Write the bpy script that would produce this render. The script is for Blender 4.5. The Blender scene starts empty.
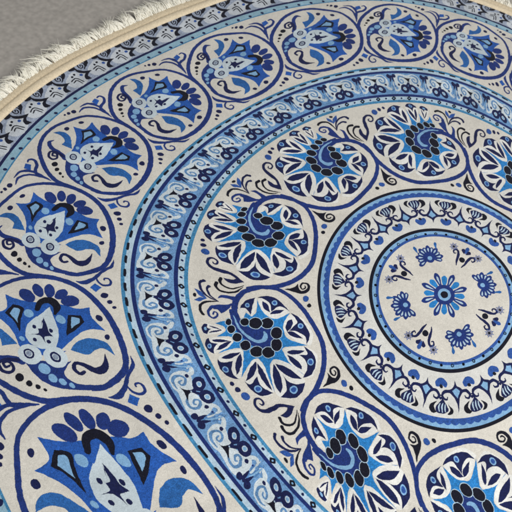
# Round printed mandala rug with a cotton fringe, seen close from above.
import bpy, math, random
import numpy as np
from mathutils import Matrix, Vector
from mathutils.geometry import delaunay_2d_cdt

scene = bpy.context.scene
S = 0.62                                    # metres per pattern unit (radius of the outer navy line of the main band)

# ---------------------------------------------------------------- camera
TILT, ROLL = 0.50718, 0.23916
cam_data = bpy.data.cameras.new("camera")
cam_data.sensor_fit = 'HORIZONTAL'; cam_data.sensor_width = 36.0
cam_data.lens = 36.0 * 500.0 / 512.0
cam_data.clip_start = 0.02; cam_data.clip_end = 100.0
cam = bpy.data.objects.new("camera", cam_data)
scene.collection.objects.link(cam)
rot = Matrix.Rotation(TILT, 4, 'X') @ Matrix.Rotation(ROLL, 4, 'Z')
cam.matrix_world = Matrix.Translation((-0.3714, -0.5835, 0.9410)) @ rot
scene.camera = cam
cam_data.dof.use_dof = True; cam_data.dof.focus_distance = 1.02; cam_data.dof.aperture_fstop = 9.0

# ---------------------------------------------------------------- light: soft window light in a room
world = bpy.data.worlds.new("World"); scene.world = world
world.use_nodes = True
bg = world.node_tree.nodes["Background"]
bg.inputs["Color"].default_value = (0.95, 0.97, 1.0, 1); bg.inputs["Strength"].default_value = 0.44
def area_lamp(name, loc, target, size, power, color):
    l = bpy.data.lights.new(name, 'AREA'); l.shape = 'RECTANGLE'; l.size, l.size_y = size
    l.energy = power; l.color = color
    o = bpy.data.objects.new(name, l); scene.collection.objects.link(o)
    d = (Matrix.Translation(target).to_translation() - Matrix.Translation(loc).to_translation())
    o.location = loc; o.rotation_euler = d.to_track_quat('-Z', 'Y').to_euler()
    return o
area_lamp("window_light", (1.55, -1.5, 1.9), (-0.05, -0.15, 0), (1.9, 1.6), 88, (1.0, 0.987, 0.968))
scene.view_settings.view_transform = 'Standard'; scene.view_settings.look = 'None'
scene.view_settings.exposure = 0.0; scene.view_settings.gamma = 1.0
scene.render.engine = 'CYCLES'
scene.cycles.filter_width = 1.9

# ---------------------------------------------------------------- materials
def lin(c):
    return tuple(((v/255)/12.92 if v/255 <= 0.04045 else ((v/255+0.055)/1.055)**2.4) for v in c) + (1,)

def N(nt, kind, **kw):
    n = nt.nodes.new(kind)
    for k, v in kw.items():
        if isinstance(v, (int, float, str, bool)) and hasattr(n, k): setattr(n, k, v)
    return n

def pile_material(name, rgb, mottle=0.22, wear=0.10):
    """short brushed pile: fibre speckle, soft brushing marks and faded patches in the dye"""
    m = bpy.data.materials.new(name); m.use_nodes = True
    nt = m.node_tree; b = nt.nodes["Principled BSDF"]
    tc = N(nt, "ShaderNodeTexCoord")
    def noise(scale, detail, rough, dist=0.0):
        n = N(nt, "ShaderNodeTexNoise"); n.inputs["Scale"].default_value = scale
        n.inputs["Detail"].default_value = detail; n.inputs["Roughness"].default_value = rough
        n.inputs["Distortion"].default_value = dist
        nt.links.new(tc.outputs["Object"], n.inputs["Vector"]); return n
    def rng(src, a, c, lo=0.3, hi=0.7):
        r = N(nt, "ShaderNodeMapRange"); r.inputs["From Min"].default_value = lo; r.inputs["From Max"].default_value = hi
        r.inputs["To Min"].default_value = a; r.inputs["To Max"].default_value = c
        nt.links.new(src.outputs["Fac"], r.inputs["Value"]); return r.outputs["Result"]
    def mul(a, c):
        x = N(nt, "ShaderNodeMath", operation='MULTIPLY'); nt.links.new(a, x.inputs[0]); nt.links.new(c, x.inputs[1]); return x.outputs[0]
    fib = noise(620, 3, 0.62); clump = noise(165, 4, 0.65, 1.2); patch = noise(13, 4, 0.6, 0.5)
    v = mul(mul(rng(fib, 1-mottle, 1+mottle), rng(clump, 1-mottle*0.8, 1+mottle*0.8)), rng(patch, 1-wear, 1+wear))
    col = N(nt, "ShaderNodeMix", data_type='RGBA', blend_type='MULTIPLY')
    col.inputs["Factor"].default_value = 1.0
    col.inputs["A"].default_value = lin(rgb)
    for s in col.inputs:
        if s.type == 'RGBA' and s.name == 'A': s.default_value = lin(rgb); 
    bi = [s for s in col.inputs if s.type == 'RGBA' and s.name == 'B'][0]
    nt.links.new(v, bi)
    out = [s for s in col.outputs if s.type == 'RGBA'][0]
    # flecks of undyed fibre showing through
    fl = noise(900, 2, 0.7); fr = rng(fl, 0.0, 0.22, 0.60, 0.82)
    mx = N(nt, "ShaderNodeMix", data_type='RGBA')
    nt.links.new(fr, [s for s in mx.inputs if s.name == 'Factor' and s.type == 'VALUE'][0])
    nt.links.new(out, [s for s in mx.inputs if s.type == 'RGBA' and s.name == 'A'][0])
    [s for s in mx.inputs if s.type == 'RGBA' and s.name == 'B'][0].default_value = lin((158, 166, 182))
    nt.links.new([s for s in mx.outputs if s.type == 'RGBA'][0], b.inputs["Base Color"])
    b.inputs["Roughness"].default_value = 0.92
    b.inputs["Specular IOR Level"].default_value = 0.18
    b.inputs["Sheen Weight"].default_value = 0.08; b.inputs["Sheen Roughness"].default_value = 0.5
    bh = N(nt, "ShaderNodeMath", operation='ADD'); nt.links.new(fib.outputs["Fac"], bh.inputs[0])
    sc = N(nt, "ShaderNodeMath", operation='MULTIPLY'); nt.links.new(clump.outputs["Fac"], sc.inputs[0]); sc.inputs[1].default_value = 1.6
    nt.links.new(sc.outputs[0], bh.inputs[1])
    bp = N(nt, "ShaderNodeBump"); bp.inputs["Strength"].default_value = 0.3; bp.inputs["Distance"].default_value = 0.0012
    nt.links.new(bh.outputs[0], bp.inputs["Height"])
    wv = noise(5.5, 2, 0.5, 0.3)
    bp2 = N(nt, "ShaderNodeBump"); bp2.inputs["Strength"].default_value = 0.55; bp2.inputs["Distance"].default_value = 0.012
    nt.links.new(wv.outputs["Fac"], bp2.inputs["Height"]); nt.links.new(bp.outputs["Normal"], bp2.inputs["Normal"])
    nt.links.new(bp2.outputs["Normal"], b.inputs["Normal"])
    return m

PAL = dict(
    cream=(207, 202, 191), white=(206, 205, 199), petal=(217, 216, 210), ice=(192, 204, 209), pale=(172, 194, 208), cloud=(198, 208, 212), light=(124, 165, 200),
    sky=(40, 120, 184), azure=(40, 94, 158), royal=(36, 84, 162), mid=(44, 80, 148), ind=(28, 49, 112), navy=(20, 27, 70),
    line=(26, 43, 100), black=(14, 15, 30), teal=(64, 126, 166), band=(106, 147, 190), haze=(80, 124, 174), spiral=(92, 132, 174),
    grey=(128, 140, 158), ash=(194, 199, 204), dusk=(150, 160, 178), tealpale=(140, 174, 190))
NAMES = list(PAL)
MATS = [pile_material("pile_" + n, PAL[n], wear=0.09 if n in ("cream", "white") else 0.16, mottle=0.14 if n in ("cream", "white", "petal", "ice") else 0.22 if n in ("cloud", "pale", "ash", "tealpale", "light") else 0.42) for n in NAMES]
MI = {n: i for i, n in enumerate(NAMES)}

# ---------------------------------------------------------------- the weave: the pattern is slightly pulled out of round
CEN = np.array([[-0.9,-1.5],[-0.6,-1.5],[-0.3,-1.5],[0.0,-1.5],[0.3,-1.5],[0.6,-1.5],[-1.2,-1.2],[-0.9,-1.2],[-0.6,-1.2],[-0.3,-1.2],[0.0,-1.2],[0.3,-1.2],[0.6,-1.2],[0.9,-1.2],[-1.5,-0.9],[-1.2,-0.9],[-0.9,-0.9],[-0.6,-0.9],[-0.3,-0.9],[0.0,-0.9],[0.3,-0.9],[0.6,-0.9],[0.9,-0.9],[-1.5,-0.6],[-1.2,-0.6],[-0.9,-0.6],[-0.6,-0.6],[-0.3,-0.6],[0.0,-0.6],[0.3,-0.6],[0.6,-0.6],[0.9,-0.6],[-1.5,-0.3],[-1.2,-0.3],[-0.9,-0.3],[-0.6,-0.3],[-0.3,-0.3],[0.0,-0.3],[0.3,-0.3],[0.6,-0.3],[0.9,-0.3],[-1.5,0.0],[-1.2,0.0],[-0.9,0.0],[-0.6,0.0],[-0.3,0.0],[0.0,0.0],[0.3,0.0],[0.6,0.0],[0.9,0.0],[-1.5,0.3],[-1.2,0.3],[-0.9,0.3],[-0.6,0.3],[-0.3,0.3],[0.0,0.3],[0.3,0.3],[0.6,0.3],[0.9,0.3],[-1.5,0.6],[-1.2,0.6],[-0.9,0.6],[-0.6,0.6],[-0.3,0.6],[0.0,0.6],[0.3,0.6],[0.6,0.6],[0.9,0.6],[-1.5,0.9],[-1.2,0.9],[-0.9,0.9],[-0.6,0.9],[-0.3,0.9],[0.0,0.9],[0.3,0.9],[0.6,0.9],[0.9,0.9],[-1.2,1.2],[-0.9,1.2],[-0.6,1.2],[-0.3,1.2],[0.0,1.2],[0.3,1.2],[0.6,1.2],[0.9,1.2],[-0.9,1.5],[-0.6,1.5],[-0.3,1.5],[0.0,1.5],[0.3,1.5],[0.6,1.5],[0.9,1.5]])
WT = np.array([[-0.0012,0.0179],[-0.015,0.0244],[-0.0231,0.0182],[-0.0162,0.0087],[-0.0054,0.0032],[-0.0007,0.0009],[0.0154,-0.0024],[0.0045,0.0096],[-0.0238,0.0181],[-0.0411,0.0144],[-0.0275,0.0093],[-0.0073,0.0057],[-0.0,0.0021],[0.0003,0.0003],[0.0187,-0.0124],[0.0284,-0.0227],[0.0189,-0.022],[-0.0121,-0.0123],[-0.0311,-0.0012],[-0.0166,0.0083],[0.0006,0.0077],[0.0027,0.0021],[0.0007,-0.0001],[0.019,-0.0144],[0.0285,-0.024],[0.0192,-0.0212],[-0.0064,-0.0073],[-0.0148,0.0048],[0.0019,0.0073],[0.0095,0.0005],[0.0038,-0.0037],[0.0002,-0.0023],[0.0168,-0.0186],[0.0181,-0.0106],[-0.0021,0.0158],[-0.0337,0.0306],[-0.0326,0.0158],[-0.0031,-0.0073],[0.0078,-0.0165],[0.0021,-0.0115],[-0.0006,-0.0041],[0.0235,-0.0309],[0.0143,-0.0157],[-0.0075,0.023],[-0.0343,0.0381],[-0.0343,0.016],[-0.0076,-0.0063],[0.0042,-0.0104],[0.0009,-0.0058],[-0.0007,-0.0018],[0.0217,-0.0219],[0.0042,-0.0183],[-0.0011,0.0008],[0.0006,0.0183],[-0.0044,0.0265],[-0.003,0.0276],[-0.0006,0.0202],[-0.0012,0.0091],[-0.0009,0.0024],[-0.0015,0.0146],[-0.0139,0.0036],[-0.0049,-0.0105],[0.0121,-0.0034],[0.0058,0.0204],[-0.0055,0.0321],[-0.0063,0.0238],[-0.0031,0.0103],[-0.001,0.0027],[-0.0137,0.0325],[-0.0097,0.0206],[-0.0049,-0.0005],[-0.0033,-0.0091],[-0.007,-0.0067],[-0.0086,-0.0045],[-0.0054,-0.0027],[-0.002,-0.0008],[-0.0005,-0.0001],[0.0153,0.0072],[0.0049,0.0041],[-0.0152,-0.0048],[-0.0182,-0.0209],[-0.0091,-0.027],[-0.0025,-0.0179],[-0.0004,-0.0067],[-0.0,-0.0015],[0.0107,-0.0042],[-0.0126,-0.0057],[-0.0165,-0.0177],[-0.0077,-0.0213],[-0.0017,-0.0132],[-0.0001,-0.0047],[0.0,-0.001]])
SIG = 0.42
def weave(v):
    v = np.asarray(v, float); q = v.copy()
    for _ in range(12):
        d2 = ((q[:, None] - CEN[None])**2).sum(-1)
        q = v - np.exp(-d2 / (2*SIG*SIG)) @ WT
    return q

def lie(W): return 0.0019*W[:, 0] + 0.0013*W[:, 1]      # the floor is not quite level under the rug
class Builder:
    def __init__(s): s.v = []; s.z = []; s.f = []; s.m = []; s.n = 0
    def add(s, pts, z, faces, mat):
        pts = np.asarray(pts, float)
        s.v.append(pts); s.z.append(np.broadcast_to(np.asarray(z, float), (len(pts),)))
        for f in faces: s.f.append([i + s.n for i in f]); s.m.append(mat)
        s.n += len(pts)
    def build(s, name, parent):
        pts = np.concatenate(s.v); z = np.concatenate(s.z)
        W = np.concatenate([weave(pts[i:i+20000]) for i in range(0, len(pts), 20000)]) * S
        z = z + lie(W)
        me = bpy.data.meshes.new(name)
        me.from_pydata(np.c_[W, z].tolist(), [], s.f)
        for mt in MATS: me.materials.append(mt)
        me.polygons.foreach_set("material_index", s.m)
        me.update()
        o = bpy.data.objects.new(name, me); scene.collection.objects.link(o); o.parent = parent
        return o

# ---- outlines
rs = np.random.RandomState(7)
def frayed(p): return p + rs.normal(0, 0.00026, p.shape)
STEP = 0.0014
def catmull(P, closed):
    P = np.asarray(P, float); n = len(P); out = []
    segs = n if closed else n - 1
    for i in range(segs):
        if closed: a, b, c, d = P[i-1], P[i], P[(i+1) % n], P[(i+2) % n]
        else: a, b, c, d = P[max(i-1, 0)], P[i], P[i+1], P[min(i+2, n-1)]
        L = np.hypot(*(c - b)[:2]); k = int(min(40, max(2, math.ceil(L / STEP))))
        t = (np.arange(k) / k)[:, None]
        out.append(0.5*((2*b) + (c-a)*t + (2*a-5*b+4*c-d)*t*t + (3*b-a-3*c+d)*t**3))
    if not closed: out.append(P[-1:])
    return np.concatenate(out)
def outline(flat):
    A = np.array(flat, float).reshape(-1, 3); A[:, :2] *= 1e-4
    cs = [i for i in range(len(A)) if A[i, 2]]
    if not cs: return catmull(A[:, :2], True)
    out = []
    for j, c in enumerate(cs):
        e = cs[(j+1) % len(cs)]
        if e <= c: e += len(A)
        run = [A[i % len(A), :2] for i in range(c, e+1)]
        out.append(catmull(run, False)[:-1])
    return np.concatenate(out)
def shape_polys(sh):
    """-> list of (points, faces, z offsets) in the motif's own frame"""
    kind, col, d = sh
    if kind == 'P':
        p = frayed(outline(d))
        vs, _, fs, *_ = delaunay_2d_cdt([Vector(q) for q in p], [], [list(range(len(p)))], 1, 1e-6)   # clean fill, no overlaps
        vs = np.array([tuple(v) for v in vs]); return [(vs, [list(f) for f in fs], np.zeros(len(vs)))]
    if kind == 'E':
        d = np.array(d)*1e-4; ns = int(min(90, max(14, 6.3*np.abs(d[2:]).max()/0.0012))); a = np.linspace(0, 2*np.pi, ns, endpoint=False)[:, None]
        p = d[:2] + np.cos(a)*d[2:4] + np.sin(a)*d[4:6]; p = frayed(p); return [(p, [list(range(ns))], np.zeros(ns))]
    if kind == 'G':
        d = np.array(d)*1e-4; a = np.linspace(0, 2*np.pi, 60, endpoint=False)[:, None]; w = d[6]/2
        ru, rv = np.hypot(*d[2:4]), np.hypot(*d[4:6])
        o = d[:2] + np.cos(a)*d[2:4]*(1+w/ru) + np.sin(a)*d[4:6]*(1+w/rv)
        i = d[:2] + np.cos(a)*d[2:4]*max(0.05, 1-w/ru) + np.sin(a)*d[4:6]*max(0.05, 1-w/rv)
        return [(frayed(np.concatenate([o, i])), [[k, (k+1) % 60, 60+(k+1) % 60, 60+k] for k in range(60)], np.zeros(120))]
    A = np.array(d, float).reshape(-1, 3)*1e-4
    c = catmull(A, False); n = len(c)
    t = np.gradient(c[:, :2], axis=0); t /= np.hypot(*t.T)[:, None] + 1e-12
    nr = np.c_[-t[:, 1], t[:, 0]]; w = np.maximum(c[:, 2:3], 0.0004)/2
    l, r = frayed(c[:, :2] + nr*w), frayed(c[:, :2] - nr*w)
    zz = np.arange(n)*3e-8
    res = [(np.concatenate([l, r]), [[k, k+1, n+k+1, n+k] for k in range(n-1)], np.concatenate([zz, zz]))]
    for e, sg in ((0, -1), (n-1, 1)):
        if w[e, 0] > 0.0012:
            a = np.linspace(-np.pi/2, np.pi/2, 9)[:, None]
            p = c[e, :2] + sg*t[e]*np.cos(a)*w[e] + nr[e]*np.sin(a)*w[e]
            res.append((p, [list(range(9))], np.full(9, zz[e])))
    return res

MOTIF = {
  'rosette': [
    ['P','sky',[621,-484,0,928,-330,1,736,-252,0,735,-86,0,1002,148,1,666,96,0,646,299,0,1106,742,1,655,505,0,461,544,0,591,1059,0,748,1497,1,399,992,0,211,821,0,82,953,0,15,1956,1,-53,1305,0,-211,900,0,-475,910,0,-1001,1484,1,-808,1121,0,-636,635,0,-733,424,0,-1427,434,1,-928,128,0,-876,-177,0,-971,-491,0,-1269,-867,1,-892,-702,0,-629,-753,0,-464,-999,0,-456,-1408,1,-301,-946,0,-129,-733,0,-163,-691,0,-100,-753,0,8,-875,1,149,-640,0,414,-433,0]],
    ['P','ind',[418,-939,0,241,-851,0,192,-423,0,-65,-301,0,-423,-343,0,-543,-135,0,-486,217,0,-340,417,0,-142,501,0,90,423,0,253,265,0,383,-3,0,483,-300,0,469,-586,0]],
    ['P','petal',[1291,-85,0,1157,-268,0,973,-260,0,767,-162,0,769,-101,0,906,16,0,1140,105,0,1275,125,0]],
    ['P','petal',[1324,468,0,1190,226,0,942,186,0,711,185,0,639,262,0,728,413,0,905,576,0,1093,692,0,1242,770,0,1344,660,0]],
    ['P','petal',[1156,942,0,1054,793,0,795,618,0,579,532,0,477,572,0,508,779,0,593,1056,0,740,1443,0,835,1560,0,996,1504,0,1175,1276,0]],
    ['P','petal',[231,833,0,107,892,0,39,1127,0,52,1564,0,24,1938,1,175,2064,0,489,2050,0,694,1627,1,575,1324,0,395,1008,0]],
    ['P','petal',[-219,924,0,-425,877,0,-703,1060,0,-985,1472,1,-898,1855,0,-592,2168,0,-270,2206,0,-35,2067,0,-3,1820,0,-59,1367,0]],
    ['P','petal',[-675,501,0,-812,439,0,-1161,439,0,-1399,493,1,-1623,868,0,-1273,1526,0,-994,1561,0,-1023,1464,0,-868,1283,0,-706,1022,0,-637,687,0]],
    ['P','petal',[-1281,-827,1,-1115,-694,0,-920,-394,0,-876,-133,0,-914,-145,0,-1019,82,0,-1230,322,0,-1434,372,1,-1542,439,0,-1747,-22,0,-1589,-631,0]],
    ['P','petal',[-495,-1451,1,-463,-1177,0,-494,-893,0,-650,-698,0,-881,-684,0,-1260,-897,1,-1267,-1033,0,-1108,-1315,0,-889,-1500,0]],
    ['P','petal',[-428,-1460,0,-177,-1373,0,109,-1047,0,190,-774,0,142,-645,0,64,-768,0,-8,-924,0,-101,-763,1,-104,-741,0,-304,-1036,0,-444,-1395,0,-392,-1457,0]],
    ['S','navy',[1091,-202,17,966,-173,49,820,-107,17]],
    ['S','navy',[1148,40,20,985,-37,55,814,-109,21]],
    ['P','navy',[1197,-249,0,1126,-249,1,1146,-125,0,1063,-93,1,1152,-17,0,1202,113,1,1287,79,0,1296,-87,0]],
    ['E','light',[1207,-80,-37,-9,15,64]],
    ['P','navy',[1141,297,1,954,234,0,671,254,1,935,331,0,1097,346,0]],
    ['P','navy',[1130,640,1,1003,471,0,835,324,0,669,250,1,781,400,0,969,569,0]],
    ['P','navy',[1200,249,1,1196,386,0,1031,410,1,1151,550,0,1214,775,1,1324,688,0,1351,511,0,1275,308,0]],
    ['E','light',[1254,529,-51,-11,20,83]],
    ['E','mid',[1254,529,-28,-6,11,46]],
    ['P','navy',[1078,896,1,838,711,0,536,623,1,709,785,0,916,904,0]],
    ['P','navy',[548,659,1,584,935,0,714,1234,0,839,1426,1,809,1162,0,704,884,0]],
    ['P','navy',[1169,933,1,1091,1041,0,807,952,1,912,1208,0,913,1415,0,826,1556,1,1027,1519,0,1167,1342,0,1203,1151,0]],
    ['E','light',[1069,1268,-53,58,59,83]],
    ['E','mid',[1069,1268,-35,39,37,52]],
    ['P','navy',[221,916,1,452,1178,0,668,1611,1,435,1423,0,258,1114,0]],
    ['P','navy',[207,973,1,130,1196,0,81,1583,0,65,1896,1,154,1776,0,232,1560,0,262,1298,0]],
    ['P','navy',[697,1605,1,577,1703,0,334,1428,1,335,1676,0,245,1846,0,55,1978,1,392,2075,0,610,1882,0]],
    ['E','light',[425,1848,-87,44,59,104]],
    ['E','mid',[425,1848,-57,29,38,66]],
    ['P','navy',[-230,1004,1,-96,1408,0,-70,1764,0,-133,1999,1,-259,1775,0,-302,1361,0]],
    ['P','navy',[-278,1000,1,-584,1164,0,-900,1591,1,-578,1508,0,-332,1216,0]],
    ['P','navy',[-379,1388,1,-462,1620,0,-669,1753,0,-941,1732,1,-800,1986,0,-499,2193,0,-96,2124,1,-316,1948,0,-390,1636,0]],
    ['E','light',[-541,1922,-118,14,40,131]],
    ['E','mid',[-541,1922,-77,9,26,86]],
    ['P','navy',[-731,607,1,-903,554,0,-1303,606,1,-1085,707,0,-823,697,0]],
    ['P','navy',[-716,707,1,-902,869,0,-1007,1083,0,-995,1273,1,-853,1154,0,-737,920,0]],
    ['P','navy',[-1304,455,1,-1510,740,0,-1491,1112,0,-1236,1477,0,-932,1560,1,-1179,1228,0,-1179,916,0,-1061,743,1,-1326,757,0]],
    ['E','light',[-1337,1051,-99,16,39,122]],
    ['E','mid',[-1337,1051,-63,10,26,81]],
    ['P','navy',[-1262,-619,1,-1203,-380,0,-961,-136,1,-977,-350,0,-1116,-557,0]],
    ['P','navy',[-962,-137,1,-1150,-130,0,-1373,159,1,-1157,99,0,-1015,0,0]],
    ['P','navy',[-1293,-869,1,-1477,-703,0,-1603,-341,0,-1634,6,0,-1546,219,0,-1411,390,1,-1460,110,0,-1258,-132,0,-1023,-179,1,-1275,-373,0,-1398,-514,0]],
    ['E','light',[-1445,-327,-89,11,31,99]],
    ['E','mid',[-1445,-327,-52,6,19,59]],
    ['P','navy',[-580,-1356,1,-699,-1215,0,-681,-912,1,-571,-1021,0,-542,-1163,0]],
    ['P','navy',[-652,-840,1,-835,-993,0,-1135,-997,1,-945,-869,0]],
    ['P','navy',[-481,-1495,1,-793,-1565,0,-1076,-1403,0,-1286,-924,1,-1150,-1090,0,-994,-1136,0,-721,-936,1,-781,-1259,0,-662,-1426,0]],
    ['E','light',[-928,-1291,-85,2,31,102]],
    ['E','mid',[-928,-1291,-49,1,18,60]],
    ['P','navy',[-417,-1474,1,-175,-1372,0,1,-1212,0,123,-1025,1,-18,-1043,0,-73,-942,0,-98,-782,1,-218,-1071,0,-321,-1291,0]],
    ['E','light',[-112,-1163,-66,-6,25,92]],
    ['E','mid',[-112,-1163,-36,-4,14,50]],
    ['S','ind',[398,-264,145,392,-564,168,292,-925,155,176,-1250,150,11,-1495,144,-204,-1702,139,-549,-1849,135,-800,-1905,137,-1139,-1853,149,-1375,-1669,151,-1580,-1366,161,-1706,-1038,162,-1807,-663,162,-1936,279,167,-1840,903,163,-1611,1452,162,-1289,1906,161,-1034,2170,164,-761,2368,138,-568,2604,106]],
    ['E','pale',[563,-445,-94,-15,37,147]],
    ['E','black',[563,-445,-77,-13,31,124]],
    ['E','pale',[563,-186,-118,-17,43,169]],
    ['E','black',[563,-186,-101,-15,37,145]],
    ['E','pale',[487,94,-139,-16,46,178]],
    ['E','black',[487,94,-122,-14,40,155]],
    ['E','pale',[349,368,-149,-12,54,203]],
    ['E','black',[349,368,-132,-10,48,181]],
    ['E','pale',[111,574,-186,-5,58,212]],
    ['E','black',[111,574,-169,-5,52,190]],
    ['E','pale',[-201,597,-188,4,60,212]],
    ['E','black',[-201,597,-171,3,54,190]],
    ['E','pale',[-510,323,-172,8,72,251]],
    ['E','black',[-510,323,-153,7,66,229]],
    ['E','pale',[-637,-115,-179,8,70,241]],
    ['E','black',[-637,-115,-160,7,63,217]],
    ['E','pale',[-479,-493,-190,1,65,227]],
    ['E','black',[-479,-493,-172,0,58,203]],
    ['E','pale',[-149,-482,-197,-9,64,232]],
    ['E','black',[-149,-482,-179,-8,57,208]],
    ['E','pale',[137,-504,-132,-13,44,166]],
    ['E','black',[137,-504,-115,-11,38,143]],
    ['S','light',[367,-705,29,353,-301,68,238,-18,97,28,194,118,-173,158,120,-288,11,121,-301,-147,71]],
    ['P','ind',[230,-1232,1,418,-1108,0,635,-1064,0,794,-998,0,827,-864,0,727,-865,0,669,-729,1,528,-850,0,342,-1056,0]],
    ['S','ind',[651,-997,94,838,-937,79,969,-766,63,999,-591,63,926,-513,56,814,-593,50,775,-727,43,840,-751,39,888,-660,35]],
    ['P','ind',[627,-1294,1,496,-1444,0,298,-1457,0,107,-1428,0,180,-1271,0,302,-1325,0,474,-1353,0]],
    ['S','black',[1141,-597,83,1173,-754,70,1098,-963,63,941,-1097,57,618,-1188,22]],
    ['S','navy',[814,-1899,88,926,-1816,65,974,-1610,65,922,-1391,65,789,-1255,50,621,-1179,22]],
    ['S','navy',[729,-1720,80,803,-1615,58,807,-1421,54,738,-1289,43,646,-1195,22]],
    ['P','mid',[1140,-1525,1,994,-1455,0,902,-1220,1,1068,-1298,0]],
    ['P','mid',[1240,-1080,1,1067,-1220,0,899,-1232,1,1101,-1076,0]],
    ['E','black',[1181,-1277,-44,-13,16,72]],
    ['S','black',[497,-1908,89,553,-1742,74,468,-1610,74,264,-1586,67,26,-1671,53,-184,-1857,15]],
    ['S','black',[335,-2106,90,396,-1953,75,326,-1815,67,129,-1751,53,-243,-1932,16]],
    ['E','navy',[1034,1721,-39,33,39,59]],
    ['E','navy',[944,1898,-50,42,49,71]],
    ['E','mid',[809,2096,-73,79,76,94]],
    ['S','black',[-1409,-1821,13,-1637,-1772,111,-1872,-1652,113,-2082,-1676,106,-2226,-1815,89,-2225,-1965,71,-2078,-2013,62,-1964,-1898,57,-1987,-1777,48,-2100,-1822,44,-2116,-1890,35]],
    ['P','black',[-1537,-1818,1,-1777,-1897,0,-1910,-2017,1,-1882,-1798,0,-1918,-1671,0,-1719,-1668,0]],
    ['E','mid',[-1964,-1371,-97,14,40,117]],
    ['E','black',[-1985,-1088,-66,10,27,79]],
    ['S','navy',[387,-2697,33,374,-2634,46,292,-2653,53,256,-2781,53,354,-2851,59,488,-2783,65,546,-2628,78,465,-2471,118,261,-2402,141,26,-2350,109,-134,-2193,83,-264,-2047,21]],
    ['P','navy',[-271,-2060,1,-128,-2169,0,22,-2116,0,261,-2133,1,186,-1993,0,13,-1963,0]],
  ],
  'medallion': [
    ['P','royal',[1274,-812,1,862,-908,0,852,-1403,1,534,-1181,0,103,-1031,0,-638,-924,0,-994,-811,0,-1329,-888,1,-1314,-564,0,-1550,-158,1,-1254,-167,0,-971,-38,0,-661,254,0,-369,562,0,-492,569,0,-80,746,0,632,383,1,736,-53,0,936,-434,0]],
    ['P','black',[923,-762,1,674,-1022,1,388,-850,0,497,-507,0,568,-66,1,709,-476,0]],
    ['P','light',[784,-722,1,650,-908,1,500,-808,0,584,-536,0,597,-387,1]],
    ['P','black',[-575,95,1,-728,-582,1,-1050,-588,1,-1102,-379,1,-819,-81,0]],
    ['P','light',[-739,-140,1,-804,-527,1,-993,-487,0,-982,-353,1]],
    ['E','light',[276,-659,-70,-82,-94,104]],
    ['E','light',[-524,-431,-78,-97,-94,107]],
    ['E','light',[548,133,-39,-48,-58,62]],
    ['P','ice',[300,357,0,442,68,0,353,-284,0,98,-527,0,49,-535,0,-298,-844,1,-379,-384,0,-405,34,0,-271,456,0,-233,476,0,66,499,0]],
    ['P','navy',[317,24,1,112,9,0,99,-138,1,-17,-152,0,-55,-435,1,5,-225,0,-94,-495,1,-147,-200,0,-159,-44,0,-249,130,1,-57,86,0,-125,12,0,-139,123,1,-31,132,0,-38,341,1,75,93,0]],
    ['E','navy',[224,205,-30,-38,-43,45]],
    ['E','navy',[183,-197,-31,-38,-37,41]],
    ['E','navy',[-114,285,-32,-41,-41,44]],
    ['E','navy',[-222,-68,-30,-38,-40,44]],
    ['E','navy',[186,-217,-31,-38,-37,41]],
    ['E','navy',[-218,-44,-27,-34,-36,39]],
    ['P','ind',[703,714,1,545,891,0,385,1213,0,177,1461,0,-138,1623,0,-522,1663,0,-866,1631,0,-1281,1447,1,-823,1508,0,-518,1479,0,-354,1333,0,-335,1154,0,-552,851,1,-369,932,0,-219,993,0,63,860,0,276,843,0]],
    ['S','ind',[1449,199,38,1513,385,138,1288,595,151,923,686,164,610,824,190]],
    ['E','ice',[410,632,-210,-172,-202,248]],
    ['E','ice',[-200,749,-199,-205,-200,237]],
    ['G','navy',[430,612,-64,-82,-92,95,49]],
    ['G','navy',[-200,749,-61,-83,-86,91,53]],
    ['E','grey',[430,612,-42,-55,-58,60]],
    ['E','grey',[-200,749,-41,-55,-54,58]],
    ['E','light',[126,1078,-81,-109,-113,116]],
    ['E','light',[-26,1352,-59,-82,-84,85]],
    ['E','light',[-227,1451,-44,-62,-68,70]],
    ['E','light',[-417,1545,-33,-48,-53,55]],
    ['S','navy',[964,904,72,1059,918,67,1104,800,73,972,775,78,862,958,83,947,1090,89,1140,1019,89,1220,793,90,1028,706,101,718,776,99]],
    ['S','navy',[-778,1158,81,-668,1217,88,-571,1082,89,-634,922,96,-817,959,115,-1004,1081,166,-1160,1074,197,-1305,910,131,-1371,570,13]],
    ['E','black',[757,1261,-65,-84,-80,80]],
    ['E','black',[552,1452,-46,-61,-59,59]],
    ['E','black',[362,1564,-33,-44,-49,48]],
    ['E','black',[211,1654,-22,-30,-33,33]],
    ['P','azure',[1692,-152,1,1466,-353,0,1082,-267,0,673,283,1,1086,272,1,1111,27,0,1356,-143,0]],
    ['P','azure',[-595,535,1,-810,269,0,-1151,129,0,-1498,241,0,-1592,591,1,-1384,416,0,-1186,484,0,-958,645,0]],
    ['E','navy',[1398,-585,-63,-72,-69,73]],
    ['E','navy',[1152,-1162,-66,-72,-53,59]],
    ['E','navy',[-1490,-554,-60,-77,-60,73]],
    ['E','navy',[-1548,38,-51,-71,-41,49]],
    ['E','light',[273,-653,-81,-95,-94,104]],
    ['E','ind',[258,-1277,-119,-132,-180,206]],
    ['E','ind',[-58,-1430,2,-232,-146,63]],
    ['E','ind',[-371,-1404,-64,-228,-127,91]],
    ['E','ind',[-666,-1284,-161,-150,-83,109]],
    ['E','ind',[-863,-1063,-225,-100,-87,165]],
    ['S','black',[35,-785,144,-105,-1031,177,-366,-1057,229,-489,-846,205,-407,-605,75]],
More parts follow.
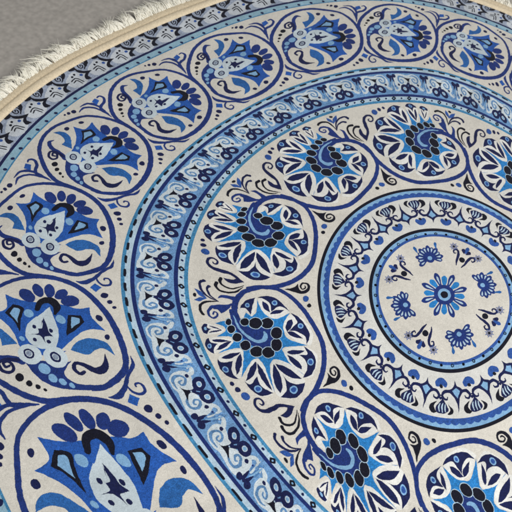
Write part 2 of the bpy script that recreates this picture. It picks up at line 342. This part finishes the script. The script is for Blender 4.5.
    ['S','ind',[-839,1642,66,-1138,1529,130,-1542,1178,141,-1770,784,127,-1836,138,155,-1747,-580,169,-1492,-1179,170,-1130,-1592,165,-593,-1855,154,-111,-1932,147,459,-1895,133,937,-1744,123,1282,-1509,118,1594,-973,134,1829,-432,133,1853,224,140,1595,892,144,1131,1410,148,687,1762,151,236,1947,154,-168,1923,151,-699,1883,146]],
    ['S','ind',[1412,-2785,50,1397,-2922,81,1215,-2920,100,1069,-2694,110,1052,-2447,119,939,-2252,108,426,-2049,31]],
    ['S','ind',[1515,-1659,32,1506,-1977,96,1190,-2183,95,745,-2139,62,426,-2049,31]],
    ['S','ind',[1654,-1957,32,1521,-2281,104,1125,-2347,103,701,-2183,62,426,-2049,31]],
    ['S','ind',[1568,-2191,24,1368,-2391,64,1003,-2299,63,497,-2086,31]],
    ['P','royal',[1471,-2701,1,1263,-2681,1,1205,-2403,1,1447,-2458,1]],
    ['E','navy',[1697,-1586,-64,-67,-69,77]],
    ['E','navy',[1802,-1399,-42,-45,-56,61]],
    ['E','navy',[1871,-1248,-29,-32,-35,38]],
    ['S','ind',[-1932,529,12,-1913,806,79,-1720,1127,77,-1552,1493,97,-1338,1759,131,-1135,1800,29]],
    ['S','ind',[-1803,1419,45,-1804,1360,45,-1896,1319,53,-1964,1392,60,-1947,1533,63,-1822,1624,66,-1691,1583,63,-1625,1481,52,-1619,1336,23]],
    ['P','royal',[-1606,1657,1,-1778,1736,1,-1665,1960,1,-1504,1872,1]],
    ['E','navy',[-1879,1985,-57,59,71,87]],
    ['E','navy',[-2026,2153,-42,44,49,59]],
    ['E','navy',[-2146,2294,-32,33,38,45]],
  ],
  'band': [
    ['P','haze',[189,573,0,9,574,0,-183,508,0,-318,577,0,-345,683,0,-191,749,0,37,738,0,189,679,0]],
    ['P','cloud',[356,-428,0,161,-621,0,-79,-678,0,-169,-526,0,-90,-271,0,-52,-48,0,-116,164,0,-244,257,0,-179,437,0,21,555,0,233,584,0,397,485,0,399,280,0,339,-33,0,393,-205,0]],
    ['S','cloud',[-160,319,119,-286,344,113,-343,435,81,-289,526,56,-223,533,40]],
    ['S','cloud',[-54,-519,121,-217,-641,107,-279,-780,84,-237,-834,58,-178,-771,37]],
    ['S','ice',[26,613,46,-135,588,47,-284,534,40,-375,514,24]],
    ['S','light',[111,675,38,-76,682,46,-281,669,40]],
    ['E','band',[-187,598,-58,-11,9,32]],
    ['E','ind',[-148,503,-25,4,17,28]],
    ['S','spiral',[304,-149,19,318,-304,57,244,-465,66,94,-528,63,-2,-462,60,46,-326,55,159,-262,51,178,-339,43,98,-395,35]],
    ['S','spiral',[174,32,23,269,194,60,265,337,75,136,365,72,-4,259,62,-17,156,55,74,151,50,151,239,42,109,267,34]],
    ['P','black',[256,-276,1,168,-150,0,-40,-123,1,104,-22,0,246,167,1,211,10,0,207,-142,0]],
    ['S','navy',[31,-94,70,-65,-123,71,-139,-194,64]],
    ['S','navy',[13,-89,71,-105,-24,87,-178,61,72]],
    ['G','navy',[-251,-304,-126,-71,3,133,123]],
    ['G','navy',[-259,76,-68,87,109,105,121]],
    ['E','light',[-251,-294,-71,-40,2,77]],
    ['E','light',[-261,85,-34,58,63,55]],
    ['G','ice',[-251,-294,-59,-33,1,65,20]],
    ['G','ice',[-261,85,-29,50,51,44,20]],
    ['E','pale',[34,-89,-18,0,11,22]],
    ['E','navy',[-78,-535,-29,31,39,46]],
    ['E','navy',[-91,355,-28,36,45,40]],
    ['E','navy',[312,558,-35,59,81,58]],
    ['E','navy',[299,789,-38,68,93,61]],
    ['S','navy',[302,623,51,180,607,82,39,561,27]],
    ['S','navy',[289,684,51,174,714,74,38,717,27]],
    ['E','navy',[284,665,-48,7,33,51]],
  ],
  'greyband': [
    ['P','ash',[179,400,0,414,17,0,503,-299,0,258,-448,0,62,-600,0,-105,-395,0,-257,-361,0,-382,-92,0,-386,200,0,-213,454,0]],
    ['P','black',[727,-582,0,501,-538,0,264,-655,0,83,-921,1,73,-644,0,273,-449,0,527,-451,0]],
    ['P','black',[84,-931,1,18,-691,0,-89,-540,0,-306,-533,1,-235,-327,0,-39,-392,0,92,-602,0]],
    ['S','black',[554,-769,47,632,-843,52,558,-882,47,437,-777,47,496,-689,52,662,-725,52,748,-883,52,656,-998,57,444,-912,52,334,-765,42]],
    ['P','black',[739,-1113,0,770,-1260,0,544,-1159,0,419,-925,0]],
    ['P','black',[708,-281,0,746,-506,0,609,-519,0,529,-402,0,599,-253,0]],
    ['S','black',[84,192,52,121,-82,57,-237,-138,47]],
    ['S','black',[-42,198,47,0,0,52,-284,-17,42]],
    ['E','black',[275,-45,-28,-40,-53,40]],
    ['E','black',[335,-216,-27,-40,-53,39]],
    ['E','mid',[137,-390,-36,-55,-64,47]],
  ],
  'starring': [
    ['P','navy',[670,-8,1,367,-18,0,133,-136,0,-49,-321,0,-138,-194,0,-235,-71,0,-424,-15,1,-237,55,0,-123,234,0,-11,328,0,45,215,0,221,94,0,468,43,0]],
    ['P','light',[-62,-162,1,-159,7,1,-52,157,1,189,17,1]],
    ['S','navy',[-53,-257,109,-30,-462,109,79,-560,84,204,-504,75,223,-390,56,152,-362,38]],
    ['S','navy',[-40,203,100,-34,406,107,109,520,96,213,456,73,195,344,55,119,320,33]],
    ['E','navy',[195,584,-46,21,23,38]],
    ['P','mid',[-176,-830,0,-330,-874,0,-478,-719,0,-480,-528,0,-344,-368,0,-216,-368,0,-175,-447,0,-258,-610,0,-185,-685,0]],
    ['E','black',[-198,-618,-63,8,15,72]],
    ['P','black',[677,265,0,558,197,0,423,248,0,300,462,1,496,355,0,661,460,1,712,376,0]],
    ['P','black',[701,829,0,684,980,0,552,1031,0,369,856,1,558,925,0]],
    ['P','navy',[661,460,0,491,427,0,204,669,1,394,793,0,560,865,0,663,759,0,689,607,0]],
    ['S','pale',[636,542,27,468,530,50,364,572,23]],
    ['S','pale',[643,654,27,470,637,50,345,680,23]],
    ['S','pale',[629,757,27,484,739,50,382,756,23]],
    ['S','navy',[235,654,52,116,625,47,103,578,36]],
  ],
}
def compile_motif(name):
    out = []
    for sh in MOTIF[name]:
        for p, f, z in shape_polys(sh): out.append((sh[1], p, f, z))
    return out
B = Builder()
def rag(p):                                    # the print bleeds a little into the fibres: no edge is razor clean
    x, y = p[:, 0], p[:, 1]
    dx = np.sin(110*x + 230*y) + np.sin(260*y - 190*x + 1.3); dy = np.sin(230*y - 160*x + .7) + np.sin(270*x + 190*y + 2.9)
    return p + 0.0003*np.c_[dx, dy]
def stamp(comp, kind, R, th, z0, mirror=1):
    for i, (col, p, f, z) in enumerate(comp):
        if kind == 'rigid':
            c, s_ = math.cos(th), math.sin(th)
            q = np.c_[R*c + c*p[:, 0] - s_*p[:, 1]*mirror, R*s_ + s_*p[:, 0] + c*p[:, 1]*mirror]
        else:
            r = R + p[:, 0]; a = th + mirror*p[:, 1]/R; q = np.c_[r*np.cos(a), r*np.sin(a)]
        B.add(rag(q), z0 + i*4e-6 + z, f, MI[col])
def ring(r0, r1, col, z=0.0, n=720, jit=0.0005, wave=None):
    a = np.linspace(0, 2*np.pi, n, endpoint=False)
    k = max(1, int((r1-r0)/0.06)); rad = np.linspace(r0, r1, k+1)
    pts = []
    for j, r in enumerate(rad):
        rr = np.full(n, r)
        if j == k and wave: rr = rr + wave[0]*np.abs(np.sin(a*wave[1]/2))
        pts.append(np.c_[rr*np.cos(a), rr*np.sin(a)])
    fs = [[j*n+i, j*n+(i+1) % n, (j+1)*n+(i+1) % n, (j+1)*n+i] for j in range(k) for i in range(n)]
    B.add(np.concatenate(pts), z, fs, MI[col])
def dab(r, th, ru, rt, col, z, sides=18, power=1.0):
    a = np.linspace(0, 2*np.pi, sides, endpoint=False)
    x = np.sign(np.cos(a))*np.abs(np.cos(a))**power*ru; y = np.sign(np.sin(a))*np.abs(np.sin(a))**power*rt
    q = np.c_[(r+x)*np.cos(th+y/r), (r+x)*np.sin(th+y/r)]
    B.add(rag(q), z, [list(range(sides))], MI[col])

# ---- ground of the rug, from the middle outwards
TAU = 2*math.pi
for r0, r1, c in [(0.004, .277, 'cream'), (.277, .2885, 'mid'), (.2885, .303, 'light'), (.303, .3168, 'black'), (.3168, .4667, 'white'),
                  (.4667, .4975, 'light'), (.4975, .5085, 'black'), (.5085, .8685, 'cream'), (.8685, .878, 'teal'), (.878, .8922, 'pale'),
                  (.8922, .9024, 'line'), (.9024, .9955, 'band'), (.9955, 1.0058, 'line'), (1.0058, 1.0195, 'pale'), (1.0195, 1.029, 'teal'),
                  (1.029, 1.4525, 'cream'), (1.4525, 1.4585, 'teal'), (1.4585, 1.4865, 'tealpale'), (1.4865, 1.4985, 'navy'), (1.4985, 1.6155, 'dusk')]:
    ring(r0, r1, c)
ring(.4667, .4815, 'mid', z=0.00004, n=1600, wave=(.0062, 100))
Z1 = 0.00006
for k in range(120): dab(1.0188, -2.8464 + k*TAU/120, .0036, .0155, 'black', Z1, 20, 0.45)
for k in range(80):
    th = -2.9448 + k*TAU/80
    dab(.8848, th, .0085, .0100, 'black', Z1, 12, 1.5); dab(.8848, th, .0026, .0030, 'light', Z1+2e-5, 8)
    dab(.8850, th + TAU/160, .0038, .0042, 'navy', Z1)
    for s in (-1, 1): dab(.8765, th + TAU/160 + s*.012, .0028, .003, 'teal', Z1)
for k in range(160): dab(1.4655, 2.5243 + k*TAU/160, .0078, .0066, 'navy', Z1)
for k in range(38):
    th = 2.6378 + k*TAU/20
    dab(.2905, th, .0068, .0068, 'black', Z1); dab(.2905, th, .0036, .0036, 'light', Z1+2e-5)
    dab(.2905, th + TAU/40, .0056, .0056, 'black', Z1)

# ---- motifs
C = {n: compile_motif(n) for n in MOTIF}
for k in range(10): stamp(C['rosette'], 'rigid', 0.7271, 2.3307 + k*TAU/10, 0.00006)
for k in range(20): stamp(C['medallion'], 'rigid', 1.2402, 2.0951 + k*TAU/20, 0.00006 + (k % 2)*2e-6)
for k in range(40): stamp(C['band'], 'polar', 0.9514, 3.8195 + k*TAU/40, 0.00006 + (k % 2)*2e-6)
for k in range(80): stamp(C['greyband'], 'polar', 1.5375, 2.5013 + k*TAU/80, 0.00006 + (k % 2)*2e-6)
for k in range(20): stamp(C['starring'], 'polar', 0.3851, 3.5898 + k*TAU/20, 0.00006 + (k % 2)*2e-6)

# ---- middle disc: four flowers, scrolls and starbursts round a small rose
def local_poly(cx, cy, rot, pts, col, z):
    p = catmull(np.array(pts, float), True); c, s_ = math.cos(rot), math.sin(rot)
    q = np.c_[cx + c*p[:, 0] - s_*p[:, 1], cy + s_*p[:, 0] + c*p[:, 1]]
    B.add(rag(q), z, [list(range(len(q)))], MI[col])
def petal(cx, cy, rot, r0, r1, w, col, z):
    local_poly(cx, cy, rot, [(r0, 0), (r0+(r1-r0)*.45, w*.8), (r0+(r1-r0)*.8, w), (r1, 0), (r0+(r1-r0)*.8, -w), (r0+(r1-r0)*.45, -w*.8)], col, z)
def pol(r, a): return r*math.cos(a), r*math.sin(a)
def scroll(r, a, s):
    ca, sa = math.cos(a), math.sin(a); pts = []
    for x, y, w in [(-.050, .004, .004), (-.030, .010, .009), (-.008, .012, .012), (.014, .018, .010), (.022, .030, .008), (.012, .039, .007), (.001, .033, .006), (.005, .026, .004)]:
        pts += [int((r*ca + ca*x - sa*y*s)*1e4), int((r*sa + sa*x + ca*y*s)*1e4), int(w*1e4)]
    for p, f, z in shape_polys(['S', 'navy', pts]): B.add(rag(p), Z1 + z + (s+1)*1e-5, f, MI['navy'])
for q in range(4):
    a = math.radians(201) + q*TAU/4
    x, y = pol(.176, a)
    for j in range(12):
        t = a + (j - 5.5)*0.36
        petal(x, y, t, .012, .062 if j % 2 else .055, .0095, 'ind', Z1 + j*1e-5)
        petal(x, y, t, .030, .050, .0036, 'pale', Z1 + 3e-4)
    dab(.176, a, .022, .022, 'ind', Z1 + 3.4e-4); dab(.176, a, .010, .010, 'light', Z1 + 3.6e-4)
    b = a + TAU/8
    x, y = pol(.215, b)
    for s in (-1, 1): scroll(.205, b + s*.05, s)
    for t in (-.55, 0, .55): petal(x, y, b + t, .008, .046 if t == 0 else .034, .008, 'mid' if t == 0 else 'navy', Z1 + 5e-5 + abs(t)*1e-5)
    dab(.190, b, .013, .013, 'black', Z1 + 8e-5)
    for s in (-1, 1):
        t0 = a + s*.545; x, y = pol(.240, t0)
        for j in range(16): petal(x, y, t0 + j*TAU/16, .004, .020 if j % 2 else .015, .0016, 'mid' if j % 2 else 'ind', Z1 + j*4e-6)
        dab(.240, t0, .0055, .0055, 'black', Z1 + 1e-4)
    petal(*pol(.215, a + .20), a + .20, 0, .034, .006, 'azure', Z1 + 4e-5); petal(*pol(.215, a - .20), a - .20, 0, .034, .006, 'azure', Z1 + 4e-5)
for j in range(16): petal(0, 0, j*TAU/16, .03, .105 if j % 2 else .088, .012, 'ind' if j % 2 else 'sky', Z1 + (j % 2)*1e-5 + j*1e-6)
for j in range(8): petal(0, 0, j*TAU/8 + TAU/16, .05, .088, .004, 'pale', Z1 + 6e-5)
dab(1e-4, 0, 0, 0, 'ind', Z1)
B.add(rag(np.c_[.045*np.cos(np.linspace(0, TAU, 40, endpoint=False)), .045*np.sin(np.linspace(0, TAU, 40, endpoint=False))]), Z1 + 9e-5, [list(range(40))], MI['ind'])
B.add(rag(np.c_[.028*np.cos(np.linspace(0, TAU, 40, endpoint=False)), .028*np.sin(np.linspace(0, TAU, 40, endpoint=False))]), Z1 + 11e-5, [list(range(40))], MI['light'])
B.add(rag(np.c_[.016*np.cos(np.linspace(0, TAU, 40, endpoint=False)), .016*np.sin(np.linspace(0, TAU, 40, endpoint=False))]), Z1 + 13e-5, [list(range(40))], MI['black'])

# ---------------------------------------------------------------- objects
rug = bpy.data.objects.new("round_rug", None); scene.collection.objects.link(rug)
rug["label"] = "round blue and cream mandala rug with cream fringe lying on the floor"; rug["category"] = "rug"
pile = B.build("printed_pile", rug)

def simple_mat(name, rgb, rough, scale, amt, bump=0.4, dist=0.001, stretch=None):
    m = bpy.data.materials.new(name); m.use_nodes = True; nt = m.node_tree; b = nt.nodes["Principled BSDF"]
    tc = N(nt, "ShaderNodeTexCoord"); n = N(nt, "ShaderNodeTexNoise"); n.inputs["Scale"].default_value = scale; n.inputs["Detail"].default_value = 5
    nt.links.new(tc.outputs["Object"], n.inputs["Vector"])
    r = N(nt, "ShaderNodeValToRGB"); e = r.color_ramp.elements
    e[0].position = 0.3; e[1].position = 0.7
    e[0].color = lin(tuple(c*(1-amt) for c in rgb)); e[1].color = lin(tuple(min(255, c*(1+amt)) for c in rgb))
    nt.links.new(n.outputs["Fac"], r.inputs["Fac"]); nt.links.new(r.outputs["Color"], b.inputs["Base Color"])
    b.inputs["Roughness"].default_value = rough; b.inputs["Specular IOR Level"].default_value = 0.2
    bp = N(nt, "ShaderNodeBump"); bp.inputs["Strength"].default_value = bump; bp.inputs["Distance"].default_value = dist
    nt.links.new(n.outputs["Fac"], bp.inputs["Height"]); nt.links.new(bp.outputs["Normal"], b.inputs["Normal"])
    return m
def mesh_object(name, verts, faces, mat, parent=None, smooth=True):
    me = bpy.data.meshes.new(name); me.from_pydata(verts, [], faces); me.materials.append(mat)
    if smooth: me.polygons.foreach_set("use_smooth", [True]*len(me.polygons))
    me.update()
    o = bpy.data.objects.new(name, me); scene.collection.objects.link(o)
    if parent: o.parent = parent
    return o
FLOOR = -0.011
def lathe(name, profile, mat, ripple=0.0, n=4200):
    """profile of (radius in pattern units, height in metres) swept round the pulled outline of the rug"""
    a = np.linspace(0, TAU, n, endpoint=False); vs = []
    for r, z in profile:
        w = 0.0035*np.sin(a*9+1)*0 + r + ripple*(0.5*np.sin(a*23+.4) + 0.3*np.sin(a*41+2) + 0.25*np.sin(a*97))
        q = weave(np.c_[w*np.cos(a), w*np.sin(a)])*S
        vs.append(np.c_[q, lie(q) + z + ((ripple*.25*np.sin(a*31+1) + .00035*np.sin(a*520 + r*900)) if z > -0.005 else 0)])
    V = np.concatenate(vs); k = len(profile)
    F = [[j*n+i, (j+1)*n+i, (j+1)*n+(i+1) % n, j*n+(i+1) % n] for j in range(k-1) for i in range(n)]
    return mesh_object(name, V.tolist(), F, mat, rug)
hem_mat = simple_mat("hem_cotton", (224, 207, 177), 0.9, 260, 0.07)
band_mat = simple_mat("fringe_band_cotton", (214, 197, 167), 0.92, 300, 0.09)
lathe("hem", [(1.607, -.004), (1.608, .0022), (1.613, .0052), (1.624, .0066), (1.634, .0060), (1.642, .0036), (1.646, -.001), (1.648, -.008)], hem_mat, .0012)
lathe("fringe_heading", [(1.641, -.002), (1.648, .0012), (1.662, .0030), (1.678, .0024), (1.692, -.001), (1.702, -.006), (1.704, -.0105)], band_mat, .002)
lathe("backing", [(1.61, -.003), (1.61, -.0105), (0.01, -.0105)], simple_mat("latex_backing", (150, 145, 135), .9, 300, .1))

random.seed(3)
fv, ff = [], []
def strand(th, r0, L, lean, lift, w):
    """one thin cotton thread: a tapering three-sided tube lying outwards from the heading"""
    base = len(fv); K = 5
    pts = []
    cl = random.uniform(-.25, .25)
    for i in range(K+1):
        t = i/K; r = r0 + L*t; a = th + (lean*t + cl*t*t*lean)*L/r0
        pts.append((r*math.cos(a), r*math.sin(a), FLOOR + .0095 + lift*math.sin(min(1, t*1.25)*math.pi*.75) - .006*t*t))
    for i, (x, y, z) in enumerate(pts):
        t = i/K; ww = w*(1 - .75*t*t); ca, sa = math.cos(th), math.sin(th)
        z = max(z, FLOOR + .0012)
        fv.append((x - sa*ww/S, y + ca*ww/S, z)); fv.append((x + sa*ww/S, y - ca*ww/S, z)); fv.append((x, y, z + ww*1.5))
        if i:
            b0, b1 = base + 3*(i-1), base + 3*i
            for j in range(3): ff.append([b0+j, b0+(j+1) % 3, b1+(j+1) % 3, b1+j])
n_tuft = 520
for k in range(n_tuft):
    th = (k + random.uniform(-.3, .3))*TAU/n_tuft; lean = random.gauss(0, .30); ln = random.uniform(.06, .098)
    for s in range(30):
        strand(th + random.gauss(0, .0034), 1.686 + random.uniform(-.012, .006), ln*random.uniform(.5, 1.08), lean + random.gauss(0, .20), random.uniform(.003, .013), random.uniform(.0011, .0021))
q = weave(np.array([(a, b) for a, b, c in fv]))*S
fr = mesh_object("fringe", np.c_[q, [c for a, b, c in fv]].tolist(), ff, simple_mat("fringe_cotton", (255, 247, 233), .9, 400, .03, .2), rug)
fr["kind"] = "stuff"


floor_mat = simple_mat("floor_stone", (166, 160, 152), 0.55, 70, 0.07, 0.15, 0.001)
fl = mesh_object("floor", [(-6, -6, FLOOR), (6, -6, FLOOR), (6, 6, FLOOR), (-6, 6, FLOOR)], [[0, 1, 2, 3]], floor_mat, None, False)
fl["kind"] = "structure"
